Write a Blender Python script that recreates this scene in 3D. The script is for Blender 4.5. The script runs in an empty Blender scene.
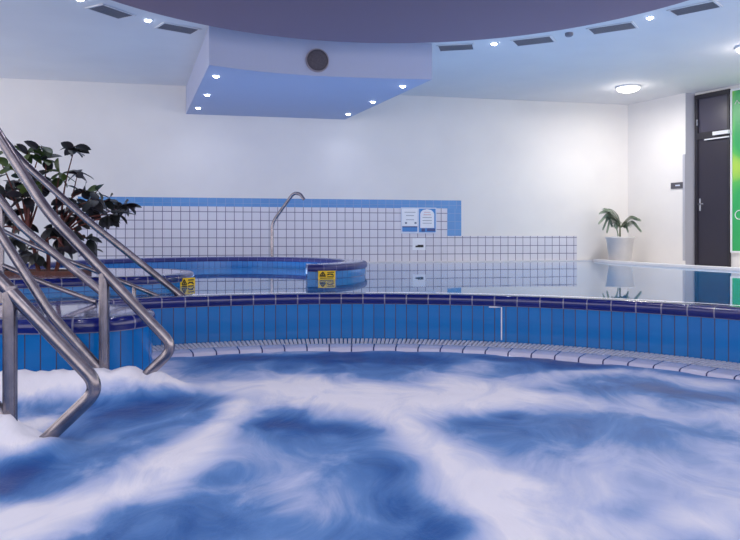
import bpy, bmesh, math, random
from mathutils import Vector, Matrix, noise
from mathutils.geometry import tessellate_polygon
random.seed(7)
SC = bpy.context.scene
COL = SC.collection
F, HZ, CZ = 720.0, 235.0, 0.5            # focal length (px), horizon row, eye height over the pool water
PI = math.pi

def P(x, y, z):                           # photo point on a horizontal plane z
    Y = (CZ - z) * F / (y - HZ)
    return Vector(((x - 370) / F * Y, Y, z))
def D(x, y, Y):                           # photo point at depth Y
    return Vector(((x - 370) / F * Y, Y, CZ - (y - HZ) / F * Y))
W0 = Vector((-6.0, 11.7, 0)); WU = Vector((11.05, 2.4, 0)).normalized(); WN = Vector((WU.y, -WU.x, 0))
R0 = Vector((5.05, 14.1, 0)); RU = Vector((.46, -.888, 0)).normalized(); RN = Vector((-.888, -.46, 0)).normalized()
def hit(x, y, o, n, off=0.0):             # photo point on a vertical wall
    d = Vector(((x - 370) / F, 1, -(y - HZ) / F)); c = Vector((0, 0, CZ))
    t = ((o + n * off) - c).dot(n) / d.dot(n)
    return c + d * t

# ------------------------------------------------------------------ materials
def lin(c):
    return tuple(((v / 255) / 12.92 if v / 255 < .04045 else ((v / 255 + .055) / 1.055) ** 2.4) for v in c) + (1,)
def mat(name, col, rough=.5, metal=0, spec=.5, emis=None, estr=0, coat=0):
    m = bpy.data.materials.new(name); m.use_nodes = True
    b = m.node_tree.nodes['Principled BSDF']
    b.inputs['Base Color'].default_value = lin(col); b.inputs['Roughness'].default_value = rough
    b.inputs['Metallic'].default_value = metal; b.inputs['Specular IOR Level'].default_value = spec
    b.inputs['Coat Weight'].default_value = coat; b.inputs['Coat Roughness'].default_value = .05
    if emis:
        b.inputs['Emission Color'].default_value = lin(emis); b.inputs['Emission Strength'].default_value = estr
    return m
def N(m, t, **kw):
    n = m.node_tree.nodes.new(t)
    for k, v in kw.items(): setattr(n, k, v)
    return n
def L(m, a, b): m.node_tree.links.new(a, b)
def noisy(name, col, col2, scale=3, rough=.5, bump=0, **kw):
    m = mat(name, col, rough, **kw); b = m.node_tree.nodes['Principled BSDF']
    tc = N(m, 'ShaderNodeTexCoord'); nz = N(m, 'ShaderNodeTexNoise'); nz.inputs['Scale'].default_value = scale
    nz.inputs['Detail'].default_value = 5
    L(m, tc.outputs['Object'], nz.inputs['Vector'])
    r = N(m, 'ShaderNodeValToRGB'); r.color_ramp.elements[0].color = lin(col); r.color_ramp.elements[1].color = lin(col2)
    r.color_ramp.elements[0].position = .35; r.color_ramp.elements[1].position = .65
    L(m, nz.outputs['Fac'], r.inputs['Fac']); L(m, r.outputs['Color'], b.inputs['Base Color'])
    if bump:
        bp = N(m, 'ShaderNodeBump'); bp.inputs['Strength'].default_value = bump; bp.inputs['Distance'].default_value = .01
        L(m, nz.outputs['Fac'], bp.inputs['Height']); L(m, bp.outputs['Normal'], b.inputs['Normal'])
    return m
def tiles(name, c1, c2, grout, w, h, mortar, rough=.15, coat=0, var=0.0):
    m = mat(name, c1, rough, coat=coat); b = m.node_tree.nodes['Principled BSDF']
    uv = N(m, 'ShaderNodeUVMap'); br = N(m, 'ShaderNodeTexBrick'); br.offset = 0; br.squash = 1
    br.inputs['Color1'].default_value = lin(c1); br.inputs['Color2'].default_value = lin(c2)
    br.inputs['Mortar'].default_value = lin(grout); br.inputs['Scale'].default_value = 1
    br.inputs['Mortar Size'].default_value = mortar; br.inputs['Mortar Smooth'].default_value = .3
    br.inputs['Brick Width'].default_value = w; br.inputs['Row Height'].default_value = h
    L(m, uv.outputs['UV'], br.inputs['Vector']); L(m, br.outputs['Color'], b.inputs['Base Color'])
    bp = N(m, 'ShaderNodeBump'); bp.inputs['Strength'].default_value = .4; bp.inputs['Distance'].default_value = .004; bp.invert = True
    L(m, br.outputs['Fac'], bp.inputs['Height'])
    if var:
        tc = N(m, 'ShaderNodeTexCoord'); nz = N(m, 'ShaderNodeTexNoise'); nz.inputs['Scale'].default_value = 9
        L(m, tc.outputs['Object'], nz.inputs['Vector'])
        b2 = N(m, 'ShaderNodeBump'); b2.inputs['Strength'].default_value = var; b2.inputs['Distance'].default_value = .006
        L(m, nz.outputs['Fac'], b2.inputs['Height']); L(m, bp.outputs['Normal'], b2.inputs['Normal']); L(m, b2.outputs['Normal'], b.inputs['Normal'])
    else:
        L(m, bp.outputs['Normal'], b.inputs['Normal'])
    return m

M = {}
M['wall'] = noisy('painted_wall', (238, 234, 230), (233, 229, 226), 1.2, .8)
M['ceil'] = noisy('ceiling_paint', (232, 229, 228), (227, 224, 224), 1.0, .85)
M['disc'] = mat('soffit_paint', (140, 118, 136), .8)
M['box'] = mat('box_soffit_paint', (180, 186, 210), .8)
M['wtile'] = tiles('white_wall_tile', (222, 219, 228), (216, 214, 224), (112, 110, 134), .15, .15, .007, .25)
M['btile'] = tiles('blue_border_tile', (84, 148, 208), (78, 142, 204), (120, 160, 208), .15, .15, .005, .25)
M['vtile'] = tiles('blue_vertical_tile', (8, 112, 188), (5, 105, 180), (58, 66, 98), .092, .34, .0045, .14, .15)
M['ptile'] = tiles('basin_blue_tile', (36, 128, 202), (30, 118, 192), (20, 76, 146), .0985, .30, .004, .2)
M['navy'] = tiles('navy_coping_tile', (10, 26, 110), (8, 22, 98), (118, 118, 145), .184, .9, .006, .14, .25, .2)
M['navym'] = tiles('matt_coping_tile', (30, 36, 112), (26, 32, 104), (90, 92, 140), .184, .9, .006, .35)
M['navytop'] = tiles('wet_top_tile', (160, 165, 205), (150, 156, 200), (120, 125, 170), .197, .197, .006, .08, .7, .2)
M['ledge'] = tiles('ledge_tile', (205, 205, 226), (192, 193, 220), (60, 62, 110), .184, .5, .007, .12, .5)
M['grate'] = mat('white_grate', (226, 224, 232), .35)
M['channel'] = mat('dark_channel', (40, 44, 84), .4)
M['deck'] = noisy('white_deck', (232, 228, 228), (222, 220, 222), 4, .3)
M['steel'] = noisy('brushed_steel', (158, 151, 156), (134, 128, 134), 14, .27, metal=1)
M['black'] = mat('dark_door', (44, 40, 54), .4)
M['black2'] = mat('dark_door_frame', (34, 31, 42), .45)
M['pier'] = mat('grey_paint', (180, 180, 190), .7)
M['vent'] = mat('grey_vent', (128, 126, 136), .5)
M['ventd'] = mat('vent_dark', (52, 50, 64), .6)
M['white'] = mat('white_plastic', (235, 235, 238), .4)
M['spk'] = noisy('speaker_cloth', (92, 84, 92), (78, 72, 80), 60, .8)
M['lamp'] = mat('lamp_glow', (255, 255, 255), .4, emis=(225, 235, 255), estr=28)
M['dome'] = mat('dome_glow', (255, 255, 255), .4, emis=(255, 246, 232), estr=9)
M['yellow'] = mat('yellow_plate', (245, 205, 10), .4)
M['ink'] = mat('black_ink', (25, 22, 20), .5)
M['grey_ink'] = mat('grey_ink', (120, 128, 150), .5)
M['red_ink'] = mat('red_ink', (205, 140, 150), .5)
M['board'] = mat('pale_board', (214, 222, 238), .25)
M['paper'] = mat('paper', (238, 240, 246), .35)
M['sblue'] = mat('sign_blue', (40, 130, 205), .3)
M['snavy'] = mat('sign_navy', (20, 60, 130), .3)
M['steelblue'] = mat('handle_metal', (200, 200, 205), .25, metal=1)
M['pot'] = noisy('white_pot', (212, 208, 207), (204, 201, 201), 5, .5)
M['soil'] = noisy('soil', (66, 36, 26), (40, 24, 18), 30, .9, .8)
M['brown'] = noisy('brown_planter', (96, 44, 34), (70, 32, 26), 20, .6)
M['bark'] = noisy('reddish_bark', (110, 52, 46), (78, 40, 36), 20, .7, .4)
M['leafd'] = noisy('dark_leaf', (34, 26, 40), (22, 30, 28), 5, .5)
M['leafg'] = noisy('green_leaf', (84, 104, 40), (50, 72, 34), 5, .45)
M['palm'] = noisy('palm_leaf', (158, 172, 152), (116, 138, 118), 12, .5)
M['palmstem'] = mat('palm_stem', (110, 120, 90), .6)

# poster
m = mat('green_poster', (40, 170, 90), .35); b = m.node_tree.nodes['Principled BSDF']
tc = N(m, 'ShaderNodeTexCoord'); wv = N(m, 'ShaderNodeTexWave'); wv.inputs['Scale'].default_value = .9
wv.inputs['Distortion'].default_value = 6; wv.inputs['Detail'].default_value = 1
rp = N(m, 'ShaderNodeValToRGB'); e = rp.color_ramp.elements
e[0].color = lin((52, 172, 96)); e[0].position = .3; e[1].color = lin((190, 222, 84)); e[1].position = .98
k = e.new(.7); k.color = lin((92, 192, 92))
L(m, tc.outputs['Object'], wv.inputs['Vector']); L(m, wv.outputs['Fac'], rp.inputs['Fac']); L(m, rp.outputs['Color'], b.inputs['Base Color'])
M['poster'] = m

# still pool water
m = mat('pool_water', (0, 128, 190), .02); b = m.node_tree.nodes['Principled BSDF']; b.inputs['IOR'].default_value = 1.36
tc = N(m, 'ShaderNodeTexCoord'); nz = N(m, 'ShaderNodeTexNoise'); nz.inputs['Scale'].default_value = 1.6; nz.inputs['Detail'].default_value = 2
bp = N(m, 'ShaderNodeBump'); bp.inputs['Strength'].default_value = .03; bp.inputs['Distance'].default_value = .02
L(m, tc.outputs['Object'], nz.inputs['Vector']); L(m, nz.outputs['Fac'], bp.inputs['Height']); L(m, bp.outputs['Normal'], b.inputs['Normal'])
M['water'] = m

# foaming tub water: foam amount is a vertex attribute of the mesh
m = mat('foaming_water', (30, 70, 160), .25); b = m.node_tree.nodes['Principled BSDF']; b.inputs['IOR'].default_value = 1.33
at = N(m, 'ShaderNodeAttribute'); at.attribute_name = 'foam'
tc = N(m, 'ShaderNodeTexCoord'); mp = N(m, 'ShaderNodeMapping'); mp.inputs['Scale'].default_value = (1.0, .55, 1)
nz = N(m, 'ShaderNodeTexNoise'); nz.inputs['Scale'].default_value = 3.0; nz.inputs['Detail'].default_value = 8; nz.inputs['Distortion'].default_value = 1.4
nz.inputs['Roughness'].default_value = .58
L(m, tc.outputs['Object'], mp.inputs['Vector']); L(m, mp.outputs['Vector'], nz.inputs['Vector'])
ma = N(m, 'ShaderNodeMath', operation='MULTIPLY_ADD'); ma.inputs[1].default_value = .85; ma.inputs[2].default_value = -.41
L(m, nz.outputs['Fac'], ma.inputs[0])
ad = N(m, 'ShaderNodeMath', operation='ADD', use_clamp=True); L(m, ma.outputs[0], ad.inputs[0]); L(m, at.outputs['Fac'], ad.inputs[1])
rp = N(m, 'ShaderNodeValToRGB'); e = rp.color_ramp.elements
e[0].color = lin((22, 66, 138)); e[0].position = 0; e[1].color = lin((240, 238, 246)); e[1].position = 1
for p_, c_ in ((.22, (46, 98, 166)), (.45, (100, 142, 200)), (.68, (184, 196, 230))):
    k = e.new(p_); k.color = lin(c_)
L(m, ad.outputs[0], rp.inputs['Fac']); L(m, rp.outputs['Color'], b.inputs['Base Color'])
mr = N(m, 'ShaderNodeMapRange'); mr.inputs['To Min'].default_value = .34; mr.inputs['To Max'].default_value = .8
L(m, ad.outputs[0], mr.inputs['Value']); L(m, mr.outputs[0], b.inputs['Roughness'])
bp = N(m, 'ShaderNodeBump'); bp.inputs['Strength'].default_value = .35; bp.inputs['Distance'].default_value = .05
L(m, nz.outputs['Fac'], bp.inputs['Height']); L(m, bp.outputs['Normal'], b.inputs['Normal'])
M['foam'] = m

# ------------------------------------------------------------------ helpers
def link(name, me, parent=None, m=None):
    o = bpy.data.objects.new(name, me); COL.objects.link(o)
    if m: me.materials.append(m)
    if parent: o.parent = parent; o.location = -Vector(parent.location)
    return o
def recenter(o, c):                      # move the origin to c, geometry stays
    c = Vector(c); o.data.transform(Matrix.Translation(-c)); o.location = Vector(o.location) + c; return o
def mesh(name, verts, faces, m, parent=None, uvs=None, smooth=False):
    me = bpy.data.meshes.new(name); me.from_pydata([tuple(v) for v in verts], [], faces); me.update()
    if uvs:
        ul = me.uv_layers.new(name='UVMap')
        for lp in me.loops: ul.data[lp.index].uv = uvs[lp.vertex_index]
    if smooth:
        for p in me.polygons: p.use_smooth = True
    return link(name, me, parent, m)
class MB:
    def __init__(s): s.v = []; s.f = []; s.sm = []
    def add(s, vs, fs, smooth=False):
        n = len(s.v); s.v += [Vector(v) for v in vs]; s.f += [tuple(i + n for i in f) for f in fs]; s.sm += [smooth] * len(fs)
    def box(s, o, ax, ay, az):           # corner-centred box: centre o, half axes
        vs = [o + ax * i + ay * j + az * k for i in (-1, 1) for j in (-1, 1) for k in (-1, 1)]
        s.add(vs, [(0, 1, 3, 2), (4, 6, 7, 5), (0, 4, 5, 1), (2, 3, 7, 6), (0, 2, 6, 4), (1, 5, 7, 3)])
    def tube(s, pts, r, n=14, cap=True):
        pts = [Vector(p) for p in pts]; rs = r if isinstance(r, list) else [r] * len(pts)
        up = Vector((0, 0, 1)); vs = []; prev = None
        for i, p in enumerate(pts):
            t = (pts[min(i + 1, len(pts) - 1)] - pts[max(i - 1, 0)]).normalized()
            a = prev if prev else (up if abs(t.z) < .95 else Vector((1, 0, 0)))
            a = (a - t * a.dot(t)).normalized(); prev = a; bb = t.cross(a)
            vs += [p + (a * math.cos(2 * PI * k / n) + bb * math.sin(2 * PI * k / n)) * rs[i] for k in range(n)]
        fs = [(i * n + k, i * n + (k + 1) % n, (i + 1) * n + (k + 1) % n, (i + 1) * n + k) for i in range(len(pts) - 1) for k in range(n)]
        s.add(vs, fs, True)
        if cap:
            s.add(vs[:n], [tuple(range(n))[::-1]]); s.add(vs[-n:], [tuple(range(n))])
    def lathe(s, c, prof, n=32, axis=None):
        c = Vector(c); z = Vector(axis).normalized() if axis else Vector((0, 0, 1))
        a = Vector((1, 0, 0)) if abs(z.x) < .9 else Vector((0, 1, 0)); a = (a - z * a.dot(z)).normalized(); bb = z.cross(a)
        vs = [c + z * h + (a * math.cos(2 * PI * k / n) + bb * math.sin(2 * PI * k / n)) * r for r, h in prof for k in range(n)]
        fs = [(i * n + k, i * n + (k + 1) % n, (i + 1) * n + (k + 1) % n, (i + 1) * n + k) for i in range(len(prof) - 1) for k in range(n)]
        s.add(vs, fs, True)
        if prof[0][0] > 1e-4: s.add(vs[:n], [tuple(range(n))[::-1]])
        if prof[-1][0] > 1e-4: s.add(vs[-n:], [tuple(range(n))])
    def build(s, name, m, parent=None):
        me = bpy.data.meshes.new(name); me.from_pydata([tuple(v) for v in s.v], [], s.f); me.update()
        for p, q in zip(me.polygons, s.sm): p.use_smooth = q
        o = link(name, me, parent, m); return o
def tag(o, label=None, cat=None, group=None, kind=None):
    if label: o['label'] = label
    if cat: o['category'] = cat
    if group: o['group'] = group
    if kind: o['kind'] = kind
    return o
def empty(name, loc, label=None, cat=None, group=None, kind=None):
    o = bpy.data.objects.new(name, None); COL.objects.link(o); o.location = loc; o.empty_display_size = .1
    return tag(o, label, cat, group, kind)
def copy_tree(o, parent=None):
    c = o.copy(); COL.objects.link(c)
    if parent: c.parent = parent
    for ch in [q for q in bpy.data.objects if q.parent == o]: copy_tree(ch, c)
    return c
def crom(pts, n=8):                      # Catmull-Rom
    pts = [Vector(p) for p in pts]; q = [pts[0] * 2 - pts[1]] + pts + [pts[-1] * 2 - pts[-2]]; out = []
    for i in range(1, len(q) - 2):
        a, b_, c, d = q[i - 1:i + 3]
        for k in range(n):
            t = k / n
            out.append(.5 * ((2 * b_) + (c - a) * t + (2 * a - 5 * b_ + 4 * c - d) * t * t + (3 * b_ - a - 3 * c + d) * t ** 3))
    out.append(pts[-1]); return out
def fillet(pts, r, n=8):                 # round the corners of a polyline
    pts = [Vector(p) for p in pts]; rr = r if isinstance(r, list) else [r] * (len(pts) - 2); out = [pts[0]]
    for i in range(1, len(pts) - 1):
        p = pts[i]; a = (pts[i - 1] - p); b_ = (pts[i + 1] - p); d = min(rr[i - 1], a.length * .49, b_.length * .49)
        a = p + a.normalized() * d; b_ = p + b_.normalized() * d
        for k in range(n + 1):
            t = k / n; out.append(a * (1 - t) ** 2 + p * 2 * t * (1 - t) + b_ * t * t)
    out.append(pts[-1]); return out
def sweep(name, path, prof, m, parent=None, closed=False, smooth=True):
    """profile (offset to the right of travel, z) carried along a ground path; UV in metres"""
    n = len(path); V = []; UV = []; Fc = []; acc = [0]
    cl = [0]
    for i in range(1, len(prof)): cl.append(cl[-1] + math.dist(prof[i], prof[i - 1]))
    rng = list(range(n)) + ([0] if closed else [])
    for c, i in enumerate(rng):
        if closed: a, b_ = path[(i - 1) % n], path[(i + 1) % n]
        else: a, b_ = path[max(i - 1, 0)], path[min(i + 1, n - 1)]
        t = Vector((b_[0] - a[0], b_[1] - a[1])).normalized(); nr = Vector((t.y, -t.x))
        if c: acc.append(acc[-1] + math.dist(path[i][:2], path[rng[c - 1]][:2]))
        for k, (o_, z) in enumerate(prof):
            V.append((path[i][0] + nr.x * o_, path[i][1] + nr.y * o_, z)); UV.append((acc[-1], cl[k]))
    K = len(prof)
    for c in range(len(rng) - 1):
        for k in range(K - 1): Fc.append((c * K + k, c * K + k + 1, (c + 1) * K + k + 1, (c + 1) * K + k))
    if not closed:
        Fc.append(tuple(range(K))); Fc.append(tuple((len(rng) - 1) * K + k for k in range(K))[::-1])
    return mesh(name, V, Fc, m, parent, UV, smooth)
def flat(name, outline, z, m, parent=None, hole=None, uvscale=1, holes=None):
    loops = [[Vector((p[0], p[1], 0)) for p in outline]]
    if hole: loops.append([Vector((p[0], p[1], 0)) for p in hole])
    vs = [v for l in loops for v in l]; tr = tessellate_polygon(loops)
    fs = []
    for t in tr:
        a, b_, c = (vs[i] for i in t)
        fs.append(tuple(t) if (b_ - a).cross(c - a).z > 0 else tuple(t)[::-1])
    return mesh(name, [(v.x, v.y, z) for v in vs], fs, m, parent, [(v.x, v.y) for v in vs])
def prism(name, outline, z0, z1, m, parent=None):
    n = len(outline); vs = [Vector((p[0], p[1], z)) for z in (z0, z1) for p in outline]
    fs = [(i, (i + 1) % n, n + (i + 1) % n, n + i) for i in range(n)]
    bm = bmesh.new(); bv = [bm.verts.new(v) for v in vs]
    for f in fs: bm.faces.new([bv[i] for i in f])
    bm.faces.new(bv[:n][::-1]); bm.faces.new(bv[n:]); bmesh.ops.recalc_face_normals(bm, faces=bm.faces)
    me = bpy.data.meshes.new(name); bm.to_mesh(me); bm.free()
    ul = me.uv_layers.new(name='UVMap')
    for lp in me.loops:
        v = me.vertices[lp.vertex_index].co; ul.data[lp.index].uv = (v.x, v.y)
    return link(name, me, parent, m)
def vwall(name, a, b_, z0, z1, m, th=.15, nrm=None, parent=None, kind='structure'):
    """upright slab between ground points; its visible face lies on a-b, thickness away from nrm"""
    a = Vector((a[0], a[1], 0)); b_ = Vector((b_[0], b_[1], 0)); nrm = Vector(nrm).normalized(); L_ = (b_ - a).length
    vs = [a, b_, b_ - nrm * th, a - nrm * th]; vs = [v + Vector((0, 0, z)) for z in (z0, z1) for v in vs]
    o = mesh(name, vs, [(0, 1, 5, 4), (1, 2, 6, 5), (2, 3, 7, 6), (3, 0, 4, 7), (0, 3, 2, 1), (4, 5, 6, 7)], m, parent,
             [(0, z0), (L_, z0), (L_, z0), (0, z0), (0, z1), (L_, z1), (L_, z1), (0, z1)])
    if kind: o['kind'] = kind
    return o
CEIL = 3.05
def on_wall(x, off=0): p = hit(x, 235, W0, WN, off); return Vector((p.x, p.y, 0))

# ------------------------------------------------------------------ room shell
wl = W0 - WU * 2.6
vwall('wall_back', wl, R0, -.3, CEIL, M['wall'], .2, WN)
e1 = hit(685.5, 235, R0, RN); e1.z = 0
vwall('wall_right', R0, e1, -.3, CEIL, M['wall'], .2, RN)
e2 = e1 - RN * .17 * .9 + Vector((.02, .005, 0)); e2 = hit(695, 235, e1, WN); e2.z = 0
vwall('wall_pier', e1, e2, -.3, CEIL, M['pier'], .12, WN)
e3 = e2 + RU * 5.5
vwall('wall_side', e2, e3, -.3, CEIL, M['wall'], .2, RN)
o = mesh('ceiling', [(-9, -3.2, CEIL), (9.5, -3.2, CEIL), (9.5, 15, CEIL), (-9, 15, CEIL), (-9, -3.2, CEIL + .2), (9.5, -3.2, CEIL + .2), (9.5, 15, CEIL + .2), (-9, 15, CEIL + .2)],
         [(0, 3, 2, 1), (4, 5, 6, 7), (0, 1, 5, 4), (1, 2, 6, 5), (2, 3, 7, 6), (3, 0, 4, 7)], M['ceil'])
o['kind'] = 'structure'
# round dropped soffit over the tub
DC = Vector((.3, 5.4, 0)); DR = 3.4
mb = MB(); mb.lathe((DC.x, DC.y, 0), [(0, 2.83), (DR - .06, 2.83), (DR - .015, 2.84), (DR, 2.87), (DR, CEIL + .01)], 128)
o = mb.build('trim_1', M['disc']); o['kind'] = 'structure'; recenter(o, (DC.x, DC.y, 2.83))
# box soffit in front of the back wall
BZ = 2.57
pl, pr = hit(186, 114, W0, WN), hit(345, 120, W0, WN)
front = crom([P(209, 65, BZ), P(255, 71, BZ), P(310, 75.5, BZ), P(370, 78, BZ), P(432, 79.5, BZ)], 8)
out = [(pl.x, pl.y)] + [(p.x, p.y) for p in front] + [(pr.x, pr.y)]
o = prism('trim_2', out, BZ, CEIL - .002, M['box']); o['kind'] = 'structure'
# tiled dado with blue border
def wp(x): return on_wall(x)
T0 = on_wall(78)
def wrel(p): return (Vector((p.x, p.y, 0)) - T0).length
def tiled(name, xa, xb, z0, z1, m, th):
    a = Vector(xa); b_ = Vector(xb)
    o = vwall(name, a + WN * th, b_ + WN * th, z0, z1, m, th - .001, WN)
    return o
bx1, bx2, bx3 = wp(447), wp(461), wp(576.5)
tiled('trim_3', T0, bx1, -.27, .99, M['wtile'], .012)
tiled('trim_4', bx1, bx3, -.27, .483, M['wtile'], .012)
tiled('trim_5', T0, bx2, .99, 1.14, M['btile'], .014)
tiled('trim_6', bx1, bx2, .483, .99, M['btile'], .014)
# grey corner strip
g = e1 + RN * .004
vwall('trim_7', g - RU * .05 + RN * .01, g + RN * .01, 0.04, 1.95, M['pier'], .013, RN)

# door in the side wall
dA = hit(696.5, 235, e2, RN); dB = hit(731, 235, e2, RN); dA.z = dB.z = 0
door = empty('door_1', dA, kind='structure')
Z = Vector((0, 0, 1)); dl = (dB - dA).length; uu = (dB - dA).normalized()
def dbox(mb, u0, u1, z0, z1, off, th):
    mb.box(dA + uu * (u0 + u1) / 2 + Z * (z0 + z1) / 2 + RN * (off + th / 2), uu * (u1 - u0) / 2, RN * th / 2, Z * (z1 - z0) / 2)
mb = MB(); dbox(mb, 0, .06, -.05, 3.0, 0, .05); dbox(mb, dl - .04, dl, -.05, 3.0, 0, .05); dbox(mb, .06, dl - .04, 2.92, 3.0, 0, .05); dbox(mb, .06, dl - .04, 2.2, 2.32, 0, .05)
mb.build('door_frame', M['black2'], door)
mb = MB(); dbox(mb, .06, dl - .04, -.04, 2.2, .0, .03); leaf = mb.build('door_leaf', M['black'], door)
mb = MB(); dbox(mb, .06, dl - .04, 2.32, 2.92, .0, .02); mb.build('transom_panel', mat('transom', (74, 70, 86), .3), door)
def sub(mb, name, m):                     # sub-part of the leaf
    o = mb.build(name, m); o.parent = leaf; return o
mb = MB(); dbox(mb, .085, .12, .93, 1.15, .03, .008)
p = dA + uu * .10 + Z * 1.05 + RN * .04; mb.tube([p, p + RN * .05, p + RN * .055 + uu * .12], .011, 10)
sub(mb, 'door_handle', M['steelblue'])
mb = MB(); dbox(mb, .40, .70, 2.235, 2.295, .05, .05); dbox(mb, .22, .7, 2.17, 2.19, .06, .02); sub(mb, 'door_closer', M['white'])
mb = MB(); dbox(mb, .055, .075, 2.45, 2.56, .05, .02); mb.build('window_latch', M['steelblue'], door)

# small dark plate on the right wall
c = hit(677, 185.5, R0, RN, .01)
mb = MB(); mb.box(c, RU * .13, RN * .008, Z * .055)
t = mb.build('wall_plate', mat('plate_grey', (84, 82, 90), .4)); recenter(t, c)
tag(t, 'small dark grey plate on the white wall left of the dark door', 'sign')
mb = MB(); mb.box(c + RU * .02 + RN * .009, RU * .05, RN * .001, Z * .012); mb.build('plate_marking', M['board'], t)

# green poster
pa = hit(732, 235, e2, RN); pa.z = 0; pw = 1.1
t = empty('poster', pa + Z * .2, 'tall green and yellow poster in a white frame right of the dark door', 'poster')
def pb(mb, u0, u1, z0, z1, off, th):
    mb.box(pa + RU * (u0 + u1) / 2 + Z * (z0 + z1) / 2 + RN * (off + th / 2), RU * (u1 - u0) / 2, RN * th / 2, Z * (z1 - z0) / 2)
mb = MB(); pb(mb, .03, pw - .03, .23, 2.95, .002, .03); mb.build('poster_sheet', M['poster'], t)
mb = MB(); pb(mb, 0, .03, .2, 2.98, .002, .045); pb(mb, pw - .03, pw, .2, 2.98, .002, .045); pb(mb, .03, pw - .03, 2.95, 2.98, .002, .045); pb(mb, .03, pw - .03, .2, .23, .002, .045)
mb.build('poster_frame', M['white'], t)
mb = MB()
def arc3(c, r, a0, a1, n=12): return [c + (RU * math.cos(a0 + (a1 - a0) * k / n) + Z * math.sin(a0 + (a1 - a0) * k / n)) * r for k in range(n + 1)]
q = pa + RN * .036
mb.tube(arc3(q + RU * .16 + Z * .84, .075, .6, 5.6), .008, 6); mb.build('poster_emblem', M['white'], t); mb = MB()
mb.tube([q + RU * .08 + Z * 2.72, q + RU * .12 + Z * 2.78, q + RU * .16 + Z * 2.72, q + RU * .22 + Z * 2.76], .006, 6)
mb.build('poster_script', M['white'], t)

# ------------------------------------------------------------------ tub
TC = Vector((-.1, 2.56, 0)); TR = 3.54; NS = 192
def circ(r, n=NS): return [(TC.x + r * math.cos(2 * PI * k / n), TC.y + r * math.sin(2 * PI * k / n)) for k in range(n)]
tub = empty('hot_tub', (TC.x, TC.y, -1.2), 'large round sunken hot tub with blue tiled wall and navy coping, full of foaming water', 'hot tub')
# travelling anticlockwise, offset to the right = outwards
cop = [(-.004, -.085), (-.012, -.07), (-.014, -.03), (-.006, -.010), (.012, -.001), (.05, .002), (.15, .002), (.19, -.001), (.2, -.02), (.2, -.1)]
sweep('coping', circ(TR), cop, M['navy'], tub, True)
sweep('tiled_wall', circ(TR), [(.0, -.42), (.0, -.08), (.19, -.08)][:2], M['vtile'], tub, True)
# overflow channel, grate and ledge
sweep('overflow_channel', circ(TR), [(0, -.42), (-.3, -.42)][:2], M['channel'], tub, True)
mb = MB()
nb = 620
for k in range(nb):
    a = 2 * PI * k / nb
    if math.sin(a) < -.6: continue
    d = Vector((math.cos(a), math.sin(a), 0)); t_ = Vector((-d.y, d.x, 0))
    mb.box(TC + d * (TR - .145) + Z * -.382, d * .135, t_ * .0115, Z * .007)
mb.build('overflow_grate', M['grate'], tub)
sweep('ledge', circ(TR - .29), [(0, -.43), (0, -.374), (-.02, -.372), (-.19, -.376), (-.215, -.385), (-.222, -.43), (-.222, -1.2)], M['ledge'], tub, True)
mb = MB()
def face(x, z): # point on the tub wall face
    k = (x - 370) / F; a_ = 1 + k * k; b_ = -2 * (TC.y + k * TC.x); c_ = TC.x ** 2 + TC.y ** 2 - (TR - .004) ** 2
    Y = (-b_ + math.sqrt(b_ * b_ - 4 * a_ * c_)) / 2 / a_; return Vector((k * Y, Y, z))
mb.tube([face(489, -.092), face(495, -.092), face(501.5, -.092), face(501.5, -.36)], .005, 6)
o = mb.build('repaired_grout', M['white'], tub); o['label'] = 'white repaired grout line'
# block beside the steps
fr = crom([(-3.05, 4.27), (-2.6, 4.26), (-2.1, 4.25), (-1.78, 4.27), (-1.55, 4.38), (-1.44, 4.58), (-1.45, 4.8), (-1.6, 5.0), (-1.85, 5.2), (-2.12, 5.42)], 6)
fr = [(p.x, p.y) for p in [Vector((a[0], a[1], 0)) for a in fr]]
fr_r = fr
blk = empty('step_block', (-2.2, 4.7, -1.2), 'tiled block with rounded end inside the tub, behind the handrail posts', 'pool wall')
tub_kids = []
icop = [(-o_, z) for o_, z in cop[:7]]     # travelling right then back: block interior is on the left
sweep('coping', fr, [(.014, -.085), (.02, -.06), (.018, -.03), (.008, -.008), (-.01, .001), (-.06, .004), (-.12, .004)], M['navy'], blk)
sweep('tiled_wall', fr, [(.0, -1.1), (.0, -.42), (0, -.08)], M['vtile'], blk)
inner = [(p[0] * .0 + p[0], p[1]) for p in fr]
# wet top, inset from the coping
def inset(path, d):
    o_ = []
    for i in range(len(path)):
        a, b_ = path[max(i - 1, 0)], path[min(i + 1, len(path) - 1)]
        t_ = Vector((b_[0] - a[0], b_[1] - a[1])).normalized(); o_.append((path[i][0] - t_.y * d, path[i][1] + t_.x * d))
    return o_
top = inset(fr, .11)
arcb = [(TC.x + (TR + .0) * math.cos(a), TC.y + (TR + .0) * math.sin(a)) for a in [math.radians(d_) for d_ in range(126, 151, 4)]]
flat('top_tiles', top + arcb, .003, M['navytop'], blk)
# steps down into the tub between the rails
mb = MB()
for i, (xa, xb, z) in enumerate(((-3.5, -3.0, -.12), (-3.0, -2.65, -.27), (-2.65, -2.3, -.42), (-2.3, -1.95, -.57), (-1.95, -1.6, -.72))):
    mb.box(Vector(((xa + xb) / 2, 3.55, (z - 1.1) / 2)), Vector(((xb - xa) / 2, 0, 0)), Vector((0, .68, 0)), Vector((0, 0, (z + 1.1) / 2)))
mb.build('steps', M['ptile'], tub)
sweep('basin_floor', circ(TR - .5), [(0, -1.2), (-TR + .52, -1.2)], M['ptile'], tub, True)

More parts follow.
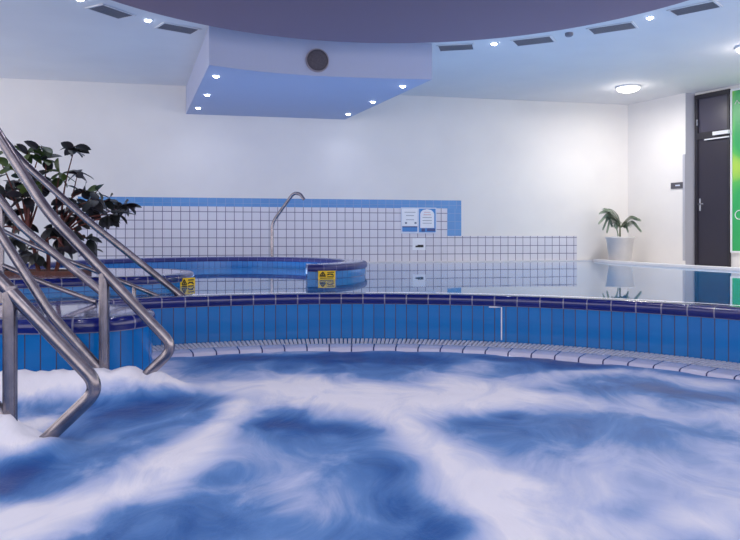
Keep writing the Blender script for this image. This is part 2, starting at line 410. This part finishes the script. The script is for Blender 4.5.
# foaming water surface ------------------------------------------------------
WZ = -.405
def fp(x, y): p = P(x, y, WZ); return (p.x, p.y)
strokes = [  # points in ground coordinates, half width in x, half width in y, strength
    ([fp(-20, 528), fp(40, 515), fp(90, 503), fp(150, 482), fp(195, 460), fp(222, 432), fp(240, 408)], .11, .16, .85),
    ([fp(150, 386), fp(200, 388), fp(250, 394), fp(300, 396), fp(350, 398), fp(400, 398)], .25, .20, .62),
    ([fp(290, 386), fp(340, 390), fp(390, 396), fp(440, 400), fp(490, 400)], .28, .30, .85),
    ([fp(375, 405), fp(410, 425), fp(440, 450), fp(470, 475), fp(500, 505), fp(515, 545)], .17, .2, .85),
    ([fp(450, 395), fp(465, 375), fp(480, 360)], .16, .2, .5),
    ([fp(480, 388), fp(530, 382), fp(580, 374), fp(640, 374), (fp(700, 384))], .2, .13, .55),
    ([fp(500, 402), fp(560, 402), fp(640, 408), fp(740, 418), fp(790, 425)], .35, .22, .5),
    ([fp(40, 388), fp(90, 378), fp(140, 376)], .3, .34, .95),
    ([fp(0, 400), fp(50, 395), fp(105, 386)], .2, .14, .9),
    ([fp(-40, 440), fp(-10, 440), fp(12, 436)], .10, .20, 1.0),
    ([fp(230, 352), fp(260, 354), fp(290, 353)], .2, .1, .35),
    ([fp(160, 365), fp(260, 376), fp(330, 378)], .2, .10, .2),
    ([fp(620, 540), fp(680, 528), fp(760, 520)], .25, .12, .55),
    ([fp(520, 480), fp(600, 470), fp(700, 470), fp(760, 460)], .45, .3, .38),
    ([fp(600, 500), fp(700, 500), fp(760, 500)], .3, .2, .30),
    ([fp(-30, 545), fp(60, 535)], .12, .10, .6),
    ([fp(300, 500), fp(350, 520), fp(360, 545)], .25, .15, .25),
    ([fp(110, 445), fp(180, 430)], .15, .1, .15),
    ([fp(260, 460), fp(330, 480)], .3, .2, .22),
]
darks = [
    ([fp(170, 372), fp(215, 362), fp(260, 360), fp(340, 360)], .2, .14, .28),
    ([fp(115, 415), fp(150, 402), fp(190, 400)], .16, .22, .30),
    ([fp(-10, 488), fp(25, 470), fp(60, 445)], .10, .12, .35),
    ([fp(255, 424), fp(300, 422), fp(345, 428)], .18, .13, .28),
    ([fp(390, 470), fp(420, 495), fp(440, 530), fp(390, 540)], .16, .14, .35),
    ([fp(340, 358), fp(400, 360), fp(445, 362)], .2, .22, .3),
    ([fp(495, 356), fp(540, 358), fp(590, 366)], .2, .14, .35),
    ([fp(470, 420), fp(510, 424)], .14, .12, .2),
    ([fp(640, 390), fp(700, 398)], .2, .08, .25),
    ([fp(625, 516), fp(645, 512)], .08, .08, .2),
]
def sdist(p, pts, sx, sy):
    best = 1e9
    for a, b_ in zip(pts[:-1], pts[1:]):
        ax, ay, bx, by, px, py = a[0] / sx, a[1] / sy, b_[0] / sx, b_[1] / sy, p[0] / sx, p[1] / sy
        dx, dy = bx - ax, by - ay; t_ = max(0, min(1, ((px - ax) * dx + (py - ay) * dy) / (dx * dx + dy * dy + 1e-9)))
        d_ = (px - ax - t_ * dx) ** 2 + (py - ay - t_ * dy) ** 2
        best = min(best, d_)
    return best
def foam_at(x, y):
    w = Vector((x * 1.6, y * 1.1, 0)); wx = noise.noise(w) * .13 + noise.noise(w * 2.7) * .05; wy = noise.noise(w + Vector((9, 3, 1))) * .2 + noise.noise(w * 2.7 + Vector((5, 1, 1))) * .07
    p = (x + wx, y + wy); v = .34
    for pts, sx, sy, s in strokes:
        d_ = sdist(p, pts, sx, sy)
        if d_ < 9: v = v + s * math.exp(-d_ * .8) * max(0, (1.1 - v))
    for pts, sx, sy, s in darks:
        d_ = sdist(p, pts, sx, sy)
        if d_ < 9: v -= s * math.exp(-d_ * .9)
    return max(0, min(1, v))
mounds = [((-1.95, 3.98), .34, .15, .12), ((-1.55, 4.02), .22, .13, .135), ((-1.27, 4.13), .17, .15, .135), ((-1.38, 3.0), .12, .12, .06), ((-2.4, 3.95), .3, .2, .12), ((-1.55, 3.02), .13, .14, .11), ((-1.75, 2.95), .2, .2, .12)]
nr, na = 150, 300; V = []; FV = []; Fc = []
RW = TR - .5
for i in range(nr + 1):
    r = RW * (i / nr) ** .8
    for j in range(na):
        a = 2 * PI * j / na; x = TC.x + r * math.cos(a); y = TC.y + r * math.sin(a)
        f_ = foam_at(x, y); h = .012 * f_ + .01 * noise.noise(Vector((x * 3, y * 2.2, 4))) + .006 * noise.noise(Vector((x * 8, y * 7, 2)))
        for (mx, my), sx, sy, hh in mounds:
            g_ = math.exp(-((x - mx) / sx) ** 2 - ((y - my) / sy) ** 2); h += hh * g_ * (1 + .5 * noise.noise(Vector((x * 6, y * 6, 8))) + .3 * noise.noise(Vector((x * 15, y * 15, 3)))); f_ = min(1, f_ + g_ * .8)
        V.append((x, y, WZ + min(h, .16))); FV.append(f_)
for i in range(nr):
    for j in range(na): Fc.append((i * na + j, i * na + (j + 1) % na, (i + 1) * na + (j + 1) % na, (i + 1) * na + j)[::-1])
o = mesh('bubbling_water', V, Fc, M['foam'], None, None, True)
at_ = o.data.attributes.new('foam', 'FLOAT', 'POINT')
for i, v in enumerate(FV): at_.data[i].value = v
recenter(o, (TC.x, TC.y, WZ)); tag(o, 'blue bubbling water with swirling white foam filling the round hot tub', 'water', kind='stuff')

# ------------------------------------------------------------------ main pool
edge = [on_wall(592, .05)] + [P(610, 262.8, 0), P(650, 265.6, 0), P(740, 270.8, 0), Vector((6.1, 8.0, 0)), Vector((6.6, 5.5, 0)), Vector((6.8, -2.9, 0))]
edge = [(p.x, p.y) for p in edge]; esm = [(p.x, p.y) for p in crom([Vector((a[0], a[1], 0)) for a in edge], 6)]
wb = on_wall(592, .02); wl2 = W0 - WU * 1.9 + WN * .02
water_out = esm + [(-7.8, -2.9), (wl2.x, wl2.y)]
hole = circ(TR + .19)
o = flat('pool_water', water_out, 0, M['water'], None, hole)
recenter(o, (2.5, 9, 0)); tag(o, 'still clear pool water mirroring the tiled wall behind the tub', 'water', kind='stuff')
dk = esm + [(e3.x, e3.y)] + [(e2.x + .05, e2.y), (e1.x, e1.y), (R0.x, R0.y), (wb.x, wb.y)]
o = prism('floor', dk, -.30, -.05, M['deck']); o['kind'] = 'structure'
t = sweep('pool_kerb', esm, [(-.02, -.3), (-.02, .03), (-.03, .04), (-.15, .04), (-.16, .03), (-.16, -.3)], M['deck']); recenter(t, (5.2, 10, 0)); tag(t, 'thin white raised kerb along the right side of the still pool', 'pool edge')
# white rim strip along the foot of the back wall
vwall('baseboard_back', T0 + WN * .075, bx3 + WU * .3 + WN * .075, -.2, .02, M['deck'], .062, WN)
# a sheet of floor under everything
o = mesh('floor', [(-9, -3.2, -1.3), (9.5, -3.2, -1.3), (9.5, 15, -1.3), (-9, 15, -1.3)], [(0, 1, 2, 3)], M['ptile'], None, [(-9, -3), (9, -3), (9, 15), (-9, 15)]); o['kind'] = 'structure'

# round basin in the pool ----------------------------------------------------
RZ = .16
rp_ = [(-.71, 8.14), (-.50, 8.19), (-.19, 8.62), (-.055, 9.3), (-.17, 10.0), (-.52, 10.6), (-1.1, 11.1), (-1.85, 11.33), (-2.65, 11.2), (-3.4, 10.75), (-3.95, 10.05), (-4.2, 9.3), (-4.2, 8.6)]
rp_ = [(p.x, p.y) for p in crom([Vector((a[0], a[1], 0)) for a in rp_], 8)]
rb = empty('round_basin', (-2.1, 9.6, -.4), 'low round blue tiled basin wall with dark coping standing in the pool', 'pool wall')
W_ = .30
sweep('tiled_wall', rp_, [(0, -.3), (0, RZ - .05), (-W_, RZ - .05), (-W_, -.3)], M['ptile'], rb, smooth=False)
sweep('coping', rp_, [(.012, RZ - .075), (.02, RZ - .055), (.018, RZ - .015), (0, RZ), (-.06, RZ), (-W_ + .01, RZ), (-W_ - .012, RZ - .01), (-W_ - .018, RZ - .04), (-W_ - .012, RZ - .06)], M['navym'], rb)
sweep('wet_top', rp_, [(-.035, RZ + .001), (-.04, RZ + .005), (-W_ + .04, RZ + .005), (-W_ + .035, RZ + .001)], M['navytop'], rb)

# platform with planter ------------------------------------------------------
PZ = .12
pf = [(-5.4, 6.0), (-3.6, 6.05), (-2.95, 6.12), (-2.5, 6.42), (-2.25, 6.52), (-2.0, 6.66), (-1.84, 6.98), (-1.85, 7.5), (-2.05, 7.9), (-2.4, 8.2), (-3.2, 8.35), (-4.3, 8.45), (-5.4, 8.5)]
pf = [(p.x, p.y) for p in crom([Vector((a[0], a[1], 0)) for a in pf], 6)]
pt = empty('tiled_platform', (-3.2, 7.2, -.4), 'blue tiled platform with rounded end under the rubber plant', 'platform')
sweep('tiled_wall', pf, [(0, -.3), (0, PZ - .05)], M['ptile'], pt)
sweep('coping', pf, [(.012, PZ - .075), (.018, PZ - .045), (.01, PZ - .01), (-.01, PZ), (-.09, PZ + .002)], M['navy'], pt)
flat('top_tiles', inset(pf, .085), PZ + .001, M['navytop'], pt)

# ------------------------------------------------------------------ signs
def sign_plate(name, c, u, n_, w, h, label, grp=None):
    u = Vector(u).normalized(); n_ = Vector(n_).normalized()
    t = empty(name, c, label, 'sign', grp)
    mb = MB(); mb.box(c + n_ * .006, u * w / 2, n_ * .004, Z * h / 2); mb.build('plate', M['yellow'], t)
    mb = MB(); q = c + n_ * .0105
    def bar(a0, a1, b0, b1): mb.box(q + u * w * (a0 + a1) / 2 + Z * h * (b0 + b1) / 2, u * w * abs(a1 - a0) / 2, n_ * .001, Z * h * abs(b1 - b0) / 2)
    # warning triangle, slipping figure and rows of text
    for (a, b_) in (((-.40, -.02), (-.24, .38)), ((-.24, .38), (-.08, -.02)), ((-.08, -.02), (-.40, -.02))):
        mb.tube([q + u * w * a[0] + Z * h * a[1], q + u * w * b_[0] + Z * h * b_[1]], .006, 6)
    mb.box(q + u * w * -.24 + Z * h * .12, u * .006, n_ * .001, Z * h * .10)
    bar(.02, .42, .27, .37); bar(.05, .35, .08, .18)
    mb.tube([q + u * w * .0 + Z * h * .02, q + u * w * .2 + Z * h * .14, q + u * w * .4 + Z * h * -.02], .006, 6)
    for a0, a1, b0 in ((-.42, -.05, -.2), (.02, .4, -.2), (-.4, .38, -.37)): bar(a0, a1, b0, b0 + .09)
    mb.build('sign_print', M['ink'], t)
    return t
c = Vector((-.50, 8.17, .046)); n_ = Vector((.33, -1, 0)).normalized()
SG1 = sign_plate('warning_sign', c + n_ * .03, (1, .33, 0), n_, .20, .10, 'yellow warning sign with black print on the round basin wall near the spout')
c = Vector((-1.815, 7.07, .02)); n_ = Vector((.80, -.6, 0)).normalized()
SG2 = sign_plate('warning_sign', c + n_ * .03, (.6, .8, 0), n_, .18, .12, 'yellow warning sign on the rounded end of the platform beside the handrail')

def wallbox(mb, x0, x1, y0, y1, off, th):
    a = hit(x0, y0, W0, WN, off + .014); b_ = hit(x1, y1, W0, WN, off + .014)
    mb.box((a + b_) / 2 + WN * th / 2, WU * abs((b_ - a).dot(WU)) / 2, WN * th / 2, Z * abs(a.z - b_.z) / 2)
c = hit(418.5, 220, W0, WN, .015)
t = empty('notice_board', c, 'white board with two pool notices on the tiled back wall', 'sign')
mb = MB(); wallbox(mb, 401, 436.3, 207.5, 233.5, .001, .012); mb.build('board', M['board'], t)
mb = MB(); wallbox(mb, 402, 417.6, 208.6, 232.3, .014, .003); pg = mb.build('notice', M['paper'], t)
mb = MB(); wallbox(mb, 419, 435.6, 208.6, 232.3, .014, .003); pg2 = mb.build('notice', M['sblue'], t)
pg2['label'] = 'blue notice with white arch'
def subp(mb, name, m, par):
    o = mb.build(name, m); o.parent = par; o.location = Vector((0, 0, 0)); return o
def wallpoly(mb, pts, off):
    vs = [hit(x, y, W0, WN, off + .014) for x, y in pts]; vs2 = [v + WN * .002 for v in vs]; n = len(vs)
    mb.add(vs + vs2, [tuple(range(n)), tuple(range(n, 2 * n))[::-1]] + [(i, (i + 1) % n, n + (i + 1) % n, n + i) for i in range(n)])
mb = MB(); wallbox(mb, 402.2, 417.4, 227, 231.8, .018, .001); subp(mb, 'blue_band', M['sblue'], pg)
mb = MB()
for y in (212, 215.3, 219.5): wallbox(mb, 406 if y != 212 else 404.5, 414 if y != 212 else 415.5, y, y + .55, .018, .001)
wallbox(mb, 405, 407, 222, 224, .018, .001); wallbox(mb, 414.5, 416.5, 222, 224, .018, .001); subp(mb, 'text_lines', M['grey_ink'], pg)
mb = MB(); wallbox(mb, 402.2, 417.4, 226.2, 227.4, .019, .001); subp(mb, 'dark_band', M['snavy'], pg)
mb = MB(); arch = [(420.2, 228), (420.2, 214), (421, 211.8), (423, 210), (427, 209.2), (431, 210), (433.2, 211.8), (434.2, 214), (434.2, 228)]
wallpoly(mb, arch, .018); subp(mb, 'white_arch', M['paper'], pg2)
mb = MB()
for y in (217.3, 220.3, 222.9): wallbox(mb, 422.5, 431.8, y, y + .55, .021, .001)
subp(mb, 'text_lines', M['grey_ink'], pg2)
mb = MB(); wallbox(mb, 424, 430.5, 212, 212.5, .021, .001); wallbox(mb, 423.5, 431, 214.5, 215.1, .021, .001); subp(mb, 'red_text', M['red_ink'], pg2)
mb = MB(); wallbox(mb, 421.5, 425, 228.4, 231.6, .019, .001); wallbox(mb, 427, 435.2, 228.4, 231.2, .019, .001); subp(mb, 'picture', M['snavy'], pg2)
c = hit(418.8, 243.5, W0, WN, .015)
t = empty('small_notice', c, 'small white label with dark mark below the notice board', 'sign')
mb = MB(); wallbox(mb, 412.5, 425.5, 238, 250, .001, .004); mb.build('paper', M['paper'], t)
mb = MB(); wallbox(mb, 415.5, 423.5, 245.6, 247.3, .006, .001); wallbox(mb, 417.5, 423.5, 244.8, 245.7, .006, .001); mb.build('print', M['ink'], t)

# ------------------------------------------------------------------ spout
SY = 11.75
pts = fillet([D(272, 262, SY), D(272, 223, SY), D(289.5, 198.5, SY), D(293.5, 193.2, SY - .03), D(300, 193.4, SY - .06), D(304, 199.5, SY - .1)], [.12, .1, .1, .1], 6)
t = empty('water_spout', (pts[0].x, pts[0].y, -.2), 'tall bent steel water spout standing behind the round basin', 'spout')
mb = MB(); mb.tube([Vector((pts[0].x, pts[0].y, -.2))] + pts, .026, 12); mb.build('pipe', M['steel'], t)
mb = MB(); mb.lathe((pts[0].x, pts[0].y, -.2), [(.07, 0), (.07, .22), (.05, .235), (.03, .24)], 20); mb.build('base_collar', M['steel'], t)

# ------------------------------------------------------------------ handrails
TRr = .0295
def rail(Y, upper, lower, post, label, r=TRr):
    t = empty('handrail', (upper[0][0] if False else -1.6, Y, -.4), label, 'handrail', 'steel handrails by the steps')
    mb = MB(); mb.tube(fillet([(x, Y, z) for x, z in upper], [.28, .10, .09][:len(upper) - 2] if len(upper) < 6 else [.2, .28, .10, .09], 10), r, 20); mb.build('top_rail', M['steel'], t)
    mb = MB(); mb.tube(fillet([(x, Y, z) for x, z in lower], .2, 8), r * .93, 18); mb.build('lower_rail', M['steel'], t)
    if post:
        mb = MB(); mb.tube([(post[0], Y, post[1]), (post[0], Y, post[2])], r, 20); mb.build('post', M['steel'], t)
    return t
up = [(-4.2, 2.3), (-2.75, 2.05), (-1.85, .63), (-1.12, -.145), (-1.44, -.45)]
def mkrail(Y, label, dx=0):
    t = empty('handrail', (-1.53, Y, -.45), label, 'handrail')
    mb = MB(); mb.tube(fillet([(x + dx, Y, z) for x, z in up], [.25, .12, .085], 12), TRr, 20); mb.build('top_rail', M['steel'], t)
    lo = [(-3.4, 1.2), (-2.6, 1.26), (-1.83, .045), (-1.53, -.29)]
    mb = MB(); mb.tube(fillet([(x, Y, z) for x, z in lo], [.2, .07], 10), TRr * .93, 18); mb.build('lower_rail', M['steel'], t)
    mb = MB(); mb.tube([(-1.525, Y, -.6), (-1.525, Y, .285)], TRr, 20); mb.build('post', M['steel'], t)
    mb = MB(); mb.tube([(-3.0, Y, -.1), (-3.0, Y, 2.08)], TRr, 20); mb.build('post', M['steel'], t)
    return t
mkrail(3.05, 'nearest stainless steel handrail, its lower end dipping into foam at the left', -.02)
mkrail(4.13, 'steel handrail between step block and nearest rail, ending in foam near the tub wall')
def farrail(Y, a, lo, post, r, label):
    t = empty('handrail', (a[-1].x, Y, a[-1].z), label, 'handrail')
    mb = MB(); mb.tube(fillet(a, .12, 8), r, 16); mb.build('top_rail', M['steel'], t)
    mb = MB(); mb.tube(fillet(lo, .2, 8) if len(lo) > 2 else lo, r * .62, 14); mb.build('lower_rail', M['steel'], t)
    mb = MB()
    for p0, p1, rr in post: mb.tube([p0, p1], rr, 12)
    mb.build('post', M['steel'], t)
    return t
YA = 5.97
farrail(YA, [D(-60, 60, YA), D(-8, 126, YA), D(24, 163, YA), D(87, 220, YA), D(186, 299.5, YA)], [D(-20, 220, YA), D(4, 231, YA), D(46, 252, YA), D(121, 281, YA), D(160, 297, YA)],
        [(D(134, 286, YA), D(134, 300, YA), .018)], .029, 'farthest steel handrail, slanting down past the rubber plant to the navy coping')
YC = 5.2
farrail(YC, [D(-70, 110, YC), D(0, 200, YC), D(20, 226, YC), D(108, 297, YC)], [D(-50, 245, YC), D(0, 264, YC), D(39, 281, YC), D(96, 302, YC)],
        [(D(1, 206, YC), D(1, 303, YC), .022)], .029, 'steel handrail crossing in front of the brown planter, ending behind the post')

# ------------------------------------------------------------------ plants
def leaf(mb, base, d, ln, w, nrm):
    d = d.normalized(); s = d.cross(nrm).normalized(); nn = s.cross(d).normalized(); rows = []
    for t_, ww in ((0, .06), (.12, .5), (.3, .88), (.5, 1), (.7, .88), (.88, .5), (1, .03)):
        c_ = base + d * ln * t_ - nn * ln * .25 * t_ * t_
        rows.append((c_ - s * w * ww / 2 + nn * w * .12 * ww, c_, c_ + s * w * ww / 2 + nn * w * .12 * ww))
    vs = [v for r_ in rows for v in r_]; fs = []
    for i in range(len(rows) - 1):
        for k in range(2): fs.append((i * 3 + k, i * 3 + k + 1, i * 3 + k + 4, i * 3 + k + 3))
    mb.add(vs, fs, True)
PY = 6.95
root = D(47, 272, PY)
rub = empty('rubber_plant', (root.x, PY, PZ), 'tall rubber plant with dark purplish leaves in a low brown trough behind the handrails', 'plant')
mb = MB()
c = Vector((root.x - .1, PY + .05, 0)); ax, ay = Vector((.42, 0, 0)), Vector((0, .2, 0))
for s_, (a, b_) in ((1, (ax, None)),):
    mb.box(c + Z * .128 - ay, ax, Vector((0, .015, 0)), Z * .03); mb.box(c + Z * .128 + ay, ax, Vector((0, .015, 0)), Z * .03)
    mb.box(c + Z * .128 - ax, Vector((.015, 0, 0)), ay, Z * .03); mb.box(c + Z * .128 + ax, Vector((.015, 0, 0)), ay, Z * .03)
tr_ = mb.build('planter', M['brown'], rub)
mb = MB(); mb.box(c + Z * .128, ax * .97, ay * .95, Z * .018); mb.build('soil', M['soil'], rub)
clus = [(75, 146, 9, 0), (28, 152, 4, 1), (42, 146, 4, 1), (46, 158, 5, 1), (34, 176, 9, 0), (12, 168, 6, 1), (4, 190, 8, 0), (22, 195, 8, 0), (60, 172, 7, 1), (44, 184, 8, 0),
        (8, 214, 7, 0), (86, 190, 6, 0), (96, 200, 7, 0), (92, 210, 8, 0), (108, 216, 9, 0), (126, 205, 8, 0), (118, 214, 8, 0), (98, 190, 3, 1), (80, 218, 7, 0), (62, 212, 6, 0),
        (64, 200, 6, 0), (60, 240, 7, 0), (66, 250, 6, 0), (88, 240, 6, 0), (92, 250, 5, 0), (26, 252, 6, 0), (36, 258, 5, 0), (12, 240, 6, 0), (55, 228, 5, 0), (-10, 180, 8, 0), (-14, 205, 8, 0), (-20, 235, 7, 0), (-4, 152, 5, 1), (22, 225, 6, 0), (78, 172, 4, 0),
        (30, 186, 6, 1), (14, 182, 6, 0), (110, 200, 5, 0), (84, 205, 6, 0), (74, 232, 5, 0)]
br = MB(); ld = MB(); lg = MB()
tops = [D(28, 225, PY), D(46, 232, PY), D(60, 228, PY + .1)]
for i, tp in enumerate(tops):
    b0 = root + Vector(((i - 1) * .05, (i - 1) * .03, -.1)); br.tube(crom([b0, (b0 + tp) / 2 + Vector((.01 * i, .02, 0)), tp], 5), [.024 - .0008 * k for k in range(11)], 8)
for (x, y, n, g_) in clus:
    Yc = PY + random.uniform(-.28, .28); c = D(x, y, Yc); tp = min(tops, key=lambda q: (q - c).length)
    mid = (c + tp) / 2 + Vector((random.uniform(-.05, .05), random.uniform(-.05, .05), random.uniform(-.02, .08)))
    br.tube(crom([tp - Z * .08, mid, c], 5), [.012 - .0008 * k for k in range(11)], 6)
    out_ = (c - mid).normalized()
    n += 2
    for k in range(n):
        a = 2 * PI * k / n + random.uniform(-.4, .4)
        d = (out_ * .35 + Vector((math.cos(a), math.sin(a) * .8, random.uniform(-.95, .6)))).normalized()
        leaf(lg if (g_ and random.random() < .75) else ld, c - out_ * random.uniform(0, .06), d, random.uniform(.12, .175), random.uniform(.075, .10),
             (Z + Vector((random.uniform(-.8, .8), random.uniform(-1.4, .2), 0))).normalized())
br.build('branches', M['bark'], rub)
o = ld.build('dark_leaves', M['leafd'], rub); o['label'] = 'dark purplish green leaves'
o = lg.build('green_leaves', M['leafg'], rub); o['label'] = 'lighter green leaves'

pc = Vector((4.66, 13.42, -.05))
palm = empty('potted_palm', pc, 'small grey-green palm in a tall white pot at the pool corner', 'plant')
mb = MB(); mb.lathe(pc, [(.185, 0), (.19, .01), (.245, .47), (.258, .49), (.258, .52), (.235, .52), (.225, .48), (.225, .46)], 36); mb.build('pot', M['pot'], palm)
mb = MB(); mb.lathe(pc, [(0, .465), (.224, .465)], 30); mb.build('soil', M['soil'], palm)
st = MB(); fr_ = MB()
def frond(p0, p1, p2, p3, ll=.14):
    cv = crom([p0, p1, p2, p3], 8); st.tube(cv, [.008 - .0002 * k for k in range(len(cv))], 6)
    for i in range(6, len(cv)):
        t_ = (cv[i] - cv[i - 1]).normalized(); s_ = t_.cross(Z).normalized(); fall = i / len(cv)
        for sg in (-1, 1):
            l_ = ll * (1.15 - .65 * abs(fall - .45) * 2)
            for tt in (0, .5): leaf(fr_, cv[i - 1].lerp(cv[i], tt), t_ * .9 + s_ * sg * .9 - Z * (.4 + .5 * tt), l_, .02, Z)
tk = pc + Z * .40
for tr in ([(0, 0), (606, 232), (603, 216), (596, 222)],): pass
def fp3(x, y, dy=0): return D(x, y, pc.y + dy)
tA = fp3(620, 228); tB = fp3(621, 231, .03)
mb = MB(); mb.tube([pc + Z * .45, pc + Z * .52, tA], [.02, .018, .014], 8); mb.build('stem', M['palmstem'], palm)
for q in ([(618, 216), (610, 209), (600, 212)], [(617, 219), (608, 213), (599, 222)], [(616, 220), (609, 215), (603, 228)], [(618, 222), (611, 217), (607, 231)],
          [(624, 222), (631, 216), (640, 219)], [(625, 225), (633, 221), (641, 230)], [(622, 226), (625, 222), (628, 230)], [(618, 225), (616, 222), (618, 234)], [(619, 222), (612, 211), (604, 208)], [(614, 218), (609, 212), (612, 225)]):
    dy = random.uniform(-.12, .12)
    frond(tA, fp3(*q[0], dy * .4), fp3(*q[1], dy * .8), fp3(*q[2], dy), .135)
st.build('frond_stems', M['palmstem'], palm); fr_.build('fronds', M['palm'], palm)

# ------------------------------------------------------------------ ceiling fittings
def add_light(name, kind, loc, energy, col, size=.1, spot=None, blend=.6, rot=None):
    ld_ = bpy.data.lights.new(name, kind); ld_.energy = energy; ld_.color = col
    if kind == 'AREA': ld_.shape = 'DISK'; ld_.size = size
    else: ld_.shadow_soft_size = size
    if kind == 'SPOT': ld_.spot_size = spot; ld_.spot_blend = blend
    o = bpy.data.objects.new(name, ld_); COL.objects.link(o); o.location = loc
    if rot: o.rotation_euler = rot
    return o
def downlight(p, label, group, energy=16, col=(.80, .88, 1), vis=True):
    t = empty('downlight', p, label, 'ceiling light', group)
    mb = MB(); mb.lathe(p, [(.034, .0), (.036, -.006), (.055, -.004), (.057, 0)], 24); mb.build('trim_ring', M['white'], t)
    mb = MB(); mb.lathe(p, [(.04, -.003), (.034, -.014), (.02, -.021), (0, -.024)], 20); mb.build('bulb', M['lamp'], t)
    add_light('downlight_beam', 'SPOT', p - Z * .03, energy, col, .04, math.radians(150), 1)
    return t
for x, y, s in ((216, 76, 'nearest of the three on the left side'), (207, 94.6, 'middle of the three on the left side'), (198.4, 109, 'farthest of the three on the left side'),
                (402.7, 86, 'nearest of the three on the right side'), (373, 101.5, 'middle of the three on the right side'), (347, 115, 'farthest of the three on the right side')):
    p = P(x, y, BZ)
    if s.startswith('farthest'): p = p + WN * .12
    downlight(p, 'small bright downlight under the ceiling box, ' + s, 'downlights under the ceiling box', 11, (.78, .82, 1))
for x, y, s in ((80, -1, 'at the left frame edge beside the leftmost vent'), (148, 20, 'between the two vents on the left'), (494, 43.5, 'between the two vents just right of the ceiling box'), (650, 17.5, 'between the two vents farthest right'), (724, -6, 'beyond the farthest right vent')):
    downlight(P(x, y, CEIL), 'small bright downlight in the ceiling ' + s, 'downlights around the round soffit', 20, (.84, .9, 1))
for k in range(7):  # downlights added out of view to brighten the tub water
    a = 2 * PI * k / 7 + .3
    p = Vector((DC.x - .2 + 1.9 * math.cos(a), DC.y - 2.0 + 1.7 * math.sin(a), 2.83))
    if p.y > 6.6: p.y = 6.4
    downlight(p, 'small unseen downlight added in the round soffit above the hot tub', 'added downlights in the round soffit', 24, (.94, .92, 1))
def vent(pa, pb_, wd, label):
    a = P(*pa, CEIL); b_ = P(*pb_, CEIL); c = (a + b_) / 2; u = (b_ - a).normalized(); v = Vector((-u.y, u.x, 0)); L_ = (b_ - a).length / 2
    t = empty('air_vent', c, label, 'vent', 'air vents around the round soffit')
    mb = MB()
    for s_ in (-1, 1):
        mb.box(c + v * s_ * wd - Z * .006, u * (L_ + .02), v * .012, Z * .005); mb.box(c + u * s_ * (L_ + .008) - Z * .006, u * .012, v * wd, Z * .005)
    mb.build('frame', M['ceil'], t)
    mb = MB(); mb.box(c - Z * .002, u * L_, v * wd, Z * .0015); mb.build('backing', M['ventd'], t)
    mb = MB(); n = 9
    for k in range(n):
        mb.box(c + v * wd * (2 * (k + .5) / n - 1) - Z * .006, u * (L_ - .003), v * wd / n * .45, Z * .0025)
    mb.build('louvres', M['vent'], t)
vent((95, 6), (126, 16.5), .135, 'slatted grey air vent leftmost on the ceiling')
vent((160.5, 25), (195, 31.2), .14, 'slatted grey air vent left of the ceiling box')
vent((439, 48), (473, 46.2), .15, 'slatted grey air vent just right of the ceiling box')
vent((515, 42.8), (552, 38.5), .16, 'slatted grey air vent, second right of the ceiling box')
vent((591, 31), (634, 24.6), .15, 'slatted grey air vent above the dome lamp')
vent((673, 12.5), (717, 3.5), .14, 'slatted grey air vent at the upper right corner')
p = P(569, 33, CEIL)
mb = MB(); mb.lathe(p, [(.05, 0), (.05, -.03), (.035, -.045), (0, -.047)], 20); t = mb.build('smoke_detector', M['vent']); recenter(t, p); tag(t, 'tiny round detector on the ceiling between two air vents', 'detector')
def dome(p, label, e_):
    t = empty('dome_lamp', p, label, 'ceiling light', 'dome lamps')
    mb = MB(); mb.lathe(p, [(.20, 0), (.205, -.02), (.195, -.03)], 40); mb.build('lamp_base', M['white'], t)
    mb = MB(); mb.lathe(p, [(.19, -.028), (.187, -.045), (.15, -.075), (.08, -.095), (0, -.10)], 40); mb.build('lamp_shade', M['dome'], t)
    add_light('dome_halo', 'POINT', p - Z * .17, 5, (1, .95, .9), .09)
    add_light('dome_glow', 'AREA', p - Z * .14, e_, (1, .95, .9), .4)
dome(P(628, 86.5, CEIL), 'round white dome lamp glowing on the ceiling near the right corner', 34)
dome(P(752, 46, CEIL), 'round dome lamp on the ceiling at the right frame edge', 40)
# round speaker on the box front
sp = None
fc = min(front, key=lambda q: abs((q.x / q.y) * F + 370 - 319)); i = front.index(fc); tg = (front[i + 1] - front[i - 1]).normalized(); nn = Vector((tg.y, -tg.x, 0))
c = Vector((fc.x, fc.y, CZ + (HZ - 60.5) / F * fc.y))
t = empty('wall_speaker', c, 'round dark grey speaker on the front of the ceiling box', 'speaker')
mb = MB(); mb.lathe(c, [(0, .03), (.12, .028), (.135, .02), (.138, 0)], 40, nn); mb.build('speaker_cloth', M['spk'], t)
mb = MB(); mb.lathe(c, [(.138, .0), (.138, .03), (.15, .03), (.155, 0)], 40, nn); mb.build('speaker_ring', mat('ring_grey', (150, 140, 148), .5), t)

# ------------------------------------------------------------------ light
# added area lights just above the water, standing in for underwater pool lamps
for (x, y, s_, e_) in ((-1.6, 9.7, 2.0, 20), (1.6, 9.5, 2.4, 24), (3.4, 8.0, 2.0, 20)):
    add_light('added_pool_glow', 'AREA', (x, y, .012), e_, (.42, .60, 1), s_, rot=(PI, 0, 0))
w = bpy.data.worlds.new('World'); SC.world = w; w.use_nodes = True
w.node_tree.nodes['Background'].inputs['Color'].default_value = (1, .94, .96, 1); w.node_tree.nodes['Background'].inputs['Strength'].default_value = 2.3

cam = bpy.data.cameras.new('camera'); co = bpy.data.objects.new('camera', cam); COL.objects.link(co)
cam.sensor_width = 36; cam.lens = 36 * F / 740; cam.shift_y = -(270 - HZ) / 740; cam.clip_start = .05
co.location = (0, 0, CZ); co.rotation_euler = (PI / 2, 0, 0); SC.camera = co
vs = SC.view_settings; vs.view_transform = 'Standard'; vs.look = 'None'; vs.gamma = 1; vs.exposure = 0
